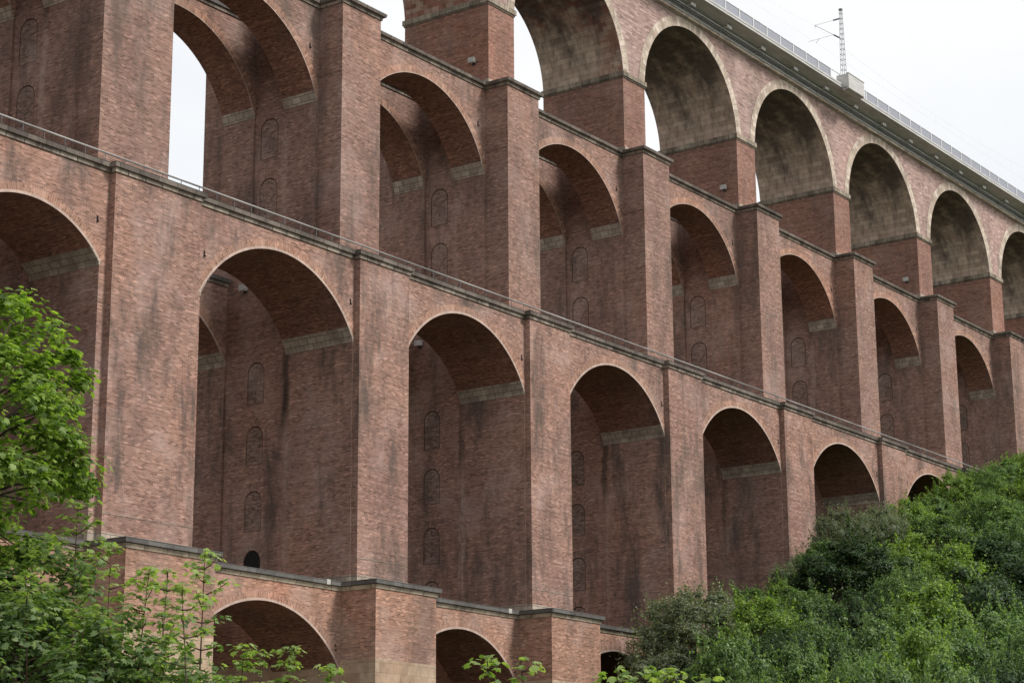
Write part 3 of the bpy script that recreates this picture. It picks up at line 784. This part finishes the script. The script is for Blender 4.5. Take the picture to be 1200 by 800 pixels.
G = 'bushes on the hillside below the viaduct'
BUSH = [
 # x, y, top z, width, leaf kind, prototype, label
 (49.4, -4, -15.0, 4.0, 'mid', 0, 'small green bush right of the willow shrub, at the foot of the fifth middle arch'),
 (51.7, -5, -13.9, 4.2, 'bright', 1, 'light green bush covering the bottom right corner of the fifth middle arch'),
 (54.8, -4, -12.6, 4.4, 'grey', 3, 'greyish bush at the left foot of the brick pilaster beside the sixth arch'),
 (58.2, -4, -11.0, 4.6, 'mid', 0, 'green bush at the right foot of the brick pilaster beside the sixth arch'),
 (62.3, -4, -8.0, 5.2, 'grey', 3, 'pale twiggy bush reaching up into the sixth middle arch'),
 (66.3, -5, -7.4, 5.0, 'grey', 3, 'pale olive bush below the right springing stone of the sixth arch'),
 (70.0, -4, -7.6, 4.6, 'dark', 2, 'dark bush at the foot of the pilaster left of the smallest arch'),
 (73.5, -4, -6.0, 4.8, 'bright', 4, 'yellow-green bush directly left of the smallest last arch'),
 (77.5, -4, -4.6, 4.8, 'mid', 1, 'green bush covering the lower half of the smallest last arch'),
 (81.6, -4, -3.0, 5.0, 'bright', 0, 'light green bush at the right edge of the smallest last arch'),
 (86.8, -4, -1.4, 5.2, 'mid', 3, 'fine leaved bush under the right end of the long middle ledge'),
 (91.7, -4, -.1, 5.2, 'mid', 2, 'green bush just where the middle ledge disappears into the slope'),
 (97.1, -4, 1.9, 5.6, 'bright', 1, 'bright bush on the skyline right of where the middle ledge ends'),
 (102.5, -4, 2.9, 5.6, 'mid', 0, 'highest bush, on the skyline at the right edge of the picture'),
 (32.5, -12, -19.6, 5.0, 'mid', 1, 'green bush overlapping the lower right side of the willow shrub'),
 (36.3, -12, -17.7, 5.2, 'bright', 0, 'bright green bush touching the upper right side of the willow shrub'),
 (40.6, -12, -16.4, 5.2, 'mid', 2, 'mid green bush between the bright bush by the willow and the big dark bush'),
 (47.4, -12, -12.2, 8.2, 'dark', 1, 'big rounded dark green bush below the sixth middle arch'),
 (54.9, -12, -11.7, 5.6, 'bright', 4, 'yellow-green bush right of the big rounded dark bush'),
 (61.4, -12, -9.6, 6.0, 'mid', 0, 'broad green bush one row below the smallest last arch'),
 (69.8, -12, -6.8, 6.4, 'mid', 3, 'fine leaved green bush one row below the end of the middle ledge'),
 (77.3, -12, -4.4, 6.2, 'bright', 2, 'yellow-green bush one row below the skyline at the right edge'),
 (18.9, -20, -22.3, 4.6, 'mid', 0, 'green bush below the willow shrub, right behind the bottom edge shoots'),
 (22.8, -20, -21.1, 4.6, 'dark', 3, 'dark fine leaved bush right of the green bush below the willow shrub'),
 (27.3, -20, -19.6, 4.8, 'mid', 1, 'green bush diagonally below and left of the big rounded dark bush'),
 (32.1, -20, -18.2, 5.0, 'dark', 2, 'small dark bush straight below the big rounded dark bush'),
 (37.6, -20, -16.4, 5.2, 'mid', 3, 'fine leaved green bush at the lower right side of the big rounded dark bush'),
 (43.6, -20, -14.6, 5.6, 'bright', 0, 'light green bush between the big rounded dark bush and the dark bush at right'),
 (50.4, -20, -12.4, 7.4, 'dark', 1, 'large dark bush near the right edge, halfway down the slope'),
 (57.2, -20, -10.4, 6.4, 'mid', 2, 'green bush at the right edge just above the large dark bush'),
 (5.3, -28, -24.6, 3.8, 'mid', 2, 'small green bush at the bottom edge left of the hillside foreground'),
 (9.0, -28, -23.8, 4.0, 'mid', 0, 'small green bush, second along the bottom edge of the hillside'),
 (13.5, -28, -22.4, 4.2, 'dark', 1, 'small dark bush low on the slope, left of a low flat-topped green bush'),
 (18.3, -28, -21.2, 4.4, 'mid', 4, 'low flat-topped green bush left of the big yellow-green foreground bush'),
 (23.1, -28, -19.6, 5.2, 'bright', 0, 'big yellow-green bush in the middle of the hillside foreground'),
 (29.4, -28, -18.2, 6.0, 'dark', 2, 'wide dark bush right of the big yellow-green foreground bush'),
 (35.8, -28, -16.2, 6.2, 'dark', 1, 'dark bush cut by the right edge of the picture below the large dark bush'),
 (-4.9, -36, -26.0, 3.4, 'bright', 1, 'small bright bush at the bottom edge of the hillside, the leftmost bright one'),
 (-.9, -36, -25.1, 3.6, 'mid', 3, 'fine leaved bush at the bottom edge right of the leftmost small bright bush'),
 (3.5, -36, -24.2, 4.0, 'bright', 0, 'light green bush below the big yellow-green foreground bush'),
 (8.4, -36, -23.0, 4.4, 'mid', 2, 'mid green bush below the wide dark bush of the hillside foreground'),
 (13.9, -36, -21.6, 4.6, 'mid', 1, 'mid green bush at the right edge below the dark bush cut by it'),
 (-14.5, -44, -27.2, 3.0, 'mid', 0, 'nearest hillside bush at the bottom edge, the leftmost of the nearest four'),
 (-10.9, -44, -26.7, 3.2, 'mid', 4, 'flat-topped nearest bush at the bottom edge beside a small dark one'),
 (-7.6, -44, -26.0, 3.4, 'dark', 1, 'small dark nearest bush close to the bottom right corner'),
 (-4.3, -44, -25.0, 3.6, 'mid', 3, 'nearest fine leaved bush in the bottom right corner of the picture'),
]
for (x, y, zt, w, kind, pr, lab) in BUSH:
    bush(x, y, zt, w, kind, pr, lab or 'leafy bush', G)
# grey-green willow in front of the lower arch
bush(41.0, -4.5, -15.6, 8.6, 'grey', 3, 'broad grey-green willow shrub hiding the right end of the bottom ledge', None, 'willow_shrub')
bush(35.4, -5.5, -19.3, 5.6, 'grey', 1, 'low grey-green shrub in front of the small dark bottom arch', None, 'willow_shrub')

# low growth that covers the soil between the bushes
n = 60000
ux = rng.uniform(-25, 125, n); uy = rng.uniform(-58, -1.2, n)
keep = (ground(ux, uy) > -33) ; ux, uy = ux[keep], uy[keep]
hh = np.clip(np.sin(ux * 1.1 + 3 * np.sin(uy * .6)) * np.sin(uy * 1.3 + 2 * np.sin(ux * .4)), -.2, 1)
uz = ground(ux, uy) + rng.uniform(0, 1, len(ux)) * (.25 + .5 * np.clip(hh, 0, 1)) + .03
P = np.stack([ux, uy, uz], 1); N = rng.normal(size=P.shape) * .5 + np.array([0, -.2, 1])
o = bpy.data.objects.new('undergrowth', leaves_mesh('undergrowth', P, N, rng.uniform(.18, .34, len(P)), KITE, [LEAF['mid'], LEAF['dark']], (rng.random(len(P)) < .8).astype(int)))
COL.objects.link(o); tag(o, 'low leafy undergrowth covering the slope between the bushes', 'undergrowth', kind='stuff')

# large maple at the left edge
def maple(base, centre, rx, rz, label, nclump, per, seed, leaf, lsz):
    r = tag(empty('maple_tree', base), label, 'tree')
    g = np.random.default_rng(seed)
    c0 = np.array(centre) - np.array(base)
    C, P, N = crown_points(seed, nclump, per, rx, rz, .34, low=-.8, lobes=9, loose=0)
    P = P + c0; C = C + c0
    sb = MB(); top = Vector(c0) + Vector((0, 0, rz * .55))
    trunk = [Vector((0, 0, -.3)), Vector(c0) * .35 + Vector((.1, .05, 0)), Vector(c0) * .7, Vector(c0), top]
    sb.tube(trunk, [.17, .14, .11, .07, .02], 10)
    for c in C[::2]:
        c = Vector(c); f = min(1, max(.15, (c.z - c0[2] + rz) / (2 * rz) - .25)); z = c0[2] - rz * .6 + f * rz * 1.1
        k = min(1, max(0, z / c0[2])); b0 = Vector(c0) * k if z < c0[2] else Vector(c0).lerp(top, min(1, (z - c0[2]) / (rz * .55)))
        mid = b0.lerp(c, .55) + Vector((g.normal() * .12, g.normal() * .12, .15))
        sb.tube([b0, mid, c], [.030, .018, .006], 5)
    sb.build('trunk', M['bark'], r)
    N = N * np.array([.8, .8, 1]) + np.array([0, 0, .5])
    me = leaves_mesh('crown', P, N, g.uniform(.7, 1.25, len(P)) * lsz, MAPLE, [leaf])
    o = bpy.data.objects.new('crown', me); COL.objects.link(o); o.parent = r
    return r
maple((-50.9, -45.6, -34.2), (-50.66, -45.95, -26.05), 2.02, 2.45, 'large bright green maple tree at the left edge in front of the brick pier', 230, 72, 21, LEAF['maple'], .112)

YG = 'rounded young maple bushes in the lower left corner'
for bs, ct, rx, rz, nc, sd_, lab in [
 ((-51.7, -48.6, -34.3), (-51.75, -48.75, -29.7), 1.15, 1.25, 80, 31, 'rounded young maple bush filling the lower left corner of the view'),
 ((-52.2, -47.2, -34.3), (-52.2, -47.3, -29.4), 1.0, 1.3, 70, 34, 'tall young maple bush at the left picture edge below the big maple'),
 ((-50.2, -47.2, -34.3), (-50.2, -47.3, -29.0), 1.1, 1.3, 76, 35, 'leafy young maple bush under the right side of the big maple crown'),
 ((-51.0, -49.9, -34.3), (-51.1, -49.95, -30.1), .95, 1.05, 58, 32, 'rounded young maple bush below the salmon buttress corner'),
 ((-50.6, -50.9, -34.3), (-50.8, -51.0, -30.5), .85, .85, 46, 33, 'small young maple bush just left of the dark bottom arch')]:
    maple(bs, ct, rx, rz, lab, nc, 52, sd_, LEAF['sapling'], .105)['group'] = YG

# thin young maples in the foreground
def sapling(top, h, label, seed, spread=.55, dens=1.0, group='young maples in the foreground', lsz=.105, start=.15, youngtop=True):
    g = np.random.default_rng(seed)
    base = Vector((top[0] + g.normal() * .12, top[1] + g.normal() * .12, top[2] - h))
    r = tag(empty('sapling', base), label, 'sapling', group)
    T_ = Vector(top) - base; sb = MB()
    bend = Vector((g.normal() * .10, g.normal() * .10, 0))
    def stem(f): return T_ * f + bend * math.sin(f * math.pi)
    sb.tube([stem(i / 8) for i in range(9)], [.030 * (1 - .85 * i / 8) for i in range(9)], 6)
    pos, nrm, siz, mi = [], [], [], []
    def cluster(p, n, rad, s, young):
        for _ in range(n):
            d = g.normal(size=3); d /= np.linalg.norm(d); d[2] = d[2] * .35 - .05
            pos.append(np.array(p) + d * rad * g.uniform(.4, 1)); nrm.append(np.array([d[0] * .5, d[1] * .5, 1.0]) + g.normal(size=3) * .3)
            siz.append(s * g.uniform(.7, 1.25)); mi.append(1 if young else 0)
    nd = int(h * (1 - start) / .17); ang = g.uniform(0, 6)
    for i in range(nd):
        f = start + (1 - start) * (i + .5) / nd; p = stem(f); ang += math.pi / 2 + g.normal() * .2
        Lb = spread * 1.25 * (1.05 - f) ** .75 * g.uniform(.35, 1.45) + .08
        for s in (0, math.pi):
            if g.random() > dens: continue
            a = ang + s + g.normal() * .2; dr = Vector((math.cos(a), math.sin(a), g.uniform(.25, .6)))
            q = p + dr * Lb
            sb.tube([p, p.lerp(q, .6) - Vector((0, 0, .02)), q], [.010, .007, .004], 4)
            yg = youngtop and (f > .86 or g.random() < .06)
            m = max(2, int(Lb / .11))
            for j in range(m):
                cluster(p.lerp(q, (j + 1) / m), 5 if j < m - 1 else 8, .17, lsz * (1.15 - .35 * f), yg)
    cluster(T_, 5, .07, lsz * .62, youngtop)
    cluster(T_ - Vector((0, 0, .14)), 5, .10, lsz * .8, youngtop)
    sb.build('stem', M['twig'], r)
    me = leaves_mesh('leaves', np.array(pos), np.array(nrm), np.array(siz), MAPLE, [LEAF['sapling'], LEAF['young']], np.array(mi))
    o = bpy.data.objects.new('leaves', me); COL.objects.link(o); o.parent = r
SAP = [
 ((-50.53, -48.53, -27.3), 6.6, .95, 'tallest leafy sapling rising into the maple crown at the left'),
 ((-50.87, -49.58, -28.0), 6.0, .75, 'sapling with arching twigs in front of the left brick buttress edge'),
 ((-51.21, -50.66, -28.45), 5.5, .62, 'slim sapling with a dark straight stem before the salmon buttress face'),
 ((-50.36, -50.15, -28.35), 5.6, .5, 'slender sapling behind its neighbours, top tuft midway across the salmon buttress'),
 ((-50.84, -51.28, -28.22), 5.7, .55, 'slender sapling with pale yellow tip reaching the ledge beside the left bottom arch'),
 ((-51.65, -51.68, -28.85), 5.1, .55, 'short bushy sapling low between the two taller ones before the buttress'),
 ((-52.13, -49.36, -28.5), 5.6, .9, 'broad leafy sapling in the lower left corner below the maple'),
 ((-50.60, -48.16, -28.0), 6.0, .9, 'dense sapling behind the lower left corner foliage'),
 ((-52.6, -48.9, -28.9), 5.0, .9, 'low leafy sapling at the extreme left edge of the foreground'),
 ((-51.6, -49.9, -29.0), 5.0, .85, 'dense low sapling filling the gap below the buttress corner'),
 ((-52.4, -48.0, -29.0), 5.0, .9, 'leafy sapling among the others near the left edge, under the maple trunk'),
 ((-50.2, -47.3, -28.6), 5.6, .95, 'dark leafy sapling in the second row behind the lower left foliage'),
 ((-51.0, -49.3, -28.9), 5.2, .85, 'bushy sapling directly left of the salmon buttress corner'),
 ((-51.2, -51.0, -29.35), 4.6, .75, 'low bushy sapling at the foot of the salmon buttress face'),
 ((-51.80, -52.89, -29.62), 4.6, .10, 'short sapling with yellowish tip at the left side of the dark bottom arch'),
 ((-50.92, -52.38, -29.6), 4.6, .10, 'short thin sapling standing before the middle of the dark bottom arch'),
 ((-51.47, -53.35, -29.66), 4.4, .10, 'short thin sapling before the right half of the dark bottom arch'),
 ((-51.93, -54.35, -29.96), 4.2, .10, 'tiny sapling tip below the stone footing right of the dark bottom arch'),
]
for i, (tp, h, sp, lab) in enumerate(SAP):
    sapling(tp, h, lab, 300 + i, sp, dens=.85 if i < 14 else .8, lsz=.11)
for i, (tp, h, lab) in enumerate([
 ((-57.40, -60.57, -30.68), 3.5, 'bright leafy shoot poking up before the second bottom arch'),
 ((-57.25, -60.78, -30.70), 3.5, 'bright leafy shoot poking up before the buttress right of the second bottom arch'),
 ((-56.80, -61.38, -30.78), 3.4, 'yellow-green shoot at the bottom edge, leftmost of the row before the willow shrub'),
 ((-56.67, -61.56, -30.76), 3.4, 'yellow-green shoot at the bottom edge, second of the row before the willow shrub'),
 ((-57.43, -62.22, -30.88), 3.3, 'yellow-green shoot at the bottom edge, third of the row before the willow shrub'),
 ((-56.42, -61.88, -30.83), 3.3, 'yellow-green shoot at the bottom edge, rightmost of the row before the willow shrub')]):
    sapling(tp, h, lab, 400 + i, .07, dens=.7, group='bright shoots at the bottom edge', lsz=.088, start=.3)

# ------------------------------------------------------------------ light, sky, camera
SUN_EL, SUN_AZ = R(44), R(160)          # azimuth clockwise from +Y
sd = bpy.data.lights.new('sun', 'SUN'); sd.energy = 1.5; sd.angle = R(14); sd.color = (1.0, .965, .92)
so = bpy.data.objects.new('sun', sd); COL.objects.link(so)
tosun = Vector((math.sin(SUN_AZ) * math.cos(SUN_EL), math.cos(SUN_AZ) * math.cos(SUN_EL), math.sin(SUN_EL)))
so.rotation_euler = (-tosun).to_track_quat('-Z', 'Y').to_euler(); so.location = (0, -60, 60)

w = bpy.data.worlds.new('World'); scene.world = w; w.use_nodes = True
nt = w.node_tree; nt.nodes.clear()
out = nt.nodes.new('ShaderNodeOutputWorld'); bg = nt.nodes.new('ShaderNodeBackground'); bg.inputs['Strength'].default_value = .1
sky = nt.nodes.new('ShaderNodeTexSky'); sky.sky_type = 'NISHITA'; sky.sun_disc = False; sky.sun_elevation = SUN_EL; sky.sun_rotation = SUN_AZ
sky.air_density = 1.5; sky.dust_density = 4
tc = nt.nodes.new('ShaderNodeTexCoord'); mp = nt.nodes.new('ShaderNodeMapping'); mp.inputs['Scale'].default_value = (1, 1, 2.2)
nz = nt.nodes.new('ShaderNodeTexNoise'); nz.inputs['Scale'].default_value = 4.5; nz.inputs['Detail'].default_value = 7; nz.inputs['Roughness'].default_value = .5
rp = nt.nodes.new('ShaderNodeValToRGB'); rp.color_ramp.elements[0].position = .35; rp.color_ramp.elements[0].color = (.885, .905, .94, 1)
rp.color_ramp.elements[1].position = .62; rp.color_ramp.elements[1].color = (1, 1, 1, 1)
ml = nt.nodes.new('ShaderNodeVectorMath'); ml.operation = 'SCALE'; ml.inputs['Scale'].default_value = 4.4
mx = nt.nodes.new('ShaderNodeMix'); mx.data_type = 'RGBA'; mx.inputs[0].default_value = .94
nt.links.new(tc.outputs['Generated'], mp.inputs['Vector']); nt.links.new(mp.outputs[0], nz.inputs['Vector']); nt.links.new(nz.outputs['Fac'], rp.inputs[0])
nt.links.new(rp.outputs[0], ml.inputs[0]); nt.links.new(sky.outputs[0], mx.inputs[6]); nt.links.new(ml.outputs[0], mx.inputs[7])
nt.links.new(mx.outputs[2], bg.inputs['Color']); nt.links.new(bg.outputs[0], out.inputs['Surface'])

cd = bpy.data.cameras.new('camera'); co = bpy.data.objects.new('camera', cd); COL.objects.link(co)
ya, pi_, ro = R(54.539), R(14.152), R(-.396)
F = Vector((math.sin(ya) * math.cos(pi_), math.cos(ya) * math.cos(pi_), math.sin(pi_)))
Rt = Vector((math.cos(ya), -math.sin(ya), 0)); U = Rt.cross(F)
c_, s_ = math.cos(ro), math.sin(ro); R2 = Rt * c_ + U * s_; U2 = U * c_ - Rt * s_
mw_ = Matrix((R2, U2, -F)).transposed().to_4x4(); mw_.translation = (-70.396, -70.084, -32.26)
co.matrix_world = mw_
cd.sensor_width = 36; cd.lens = 36 * 2457.1 / 1200; cd.clip_start = .5; cd.clip_end = 4000
scene.camera = co

scene.view_settings.view_transform = 'Standard'; scene.view_settings.look = 'None'
scene.view_settings.exposure = 1.22; scene.view_settings.gamma = 1; scene.view_settings.use_curve_mapping = False
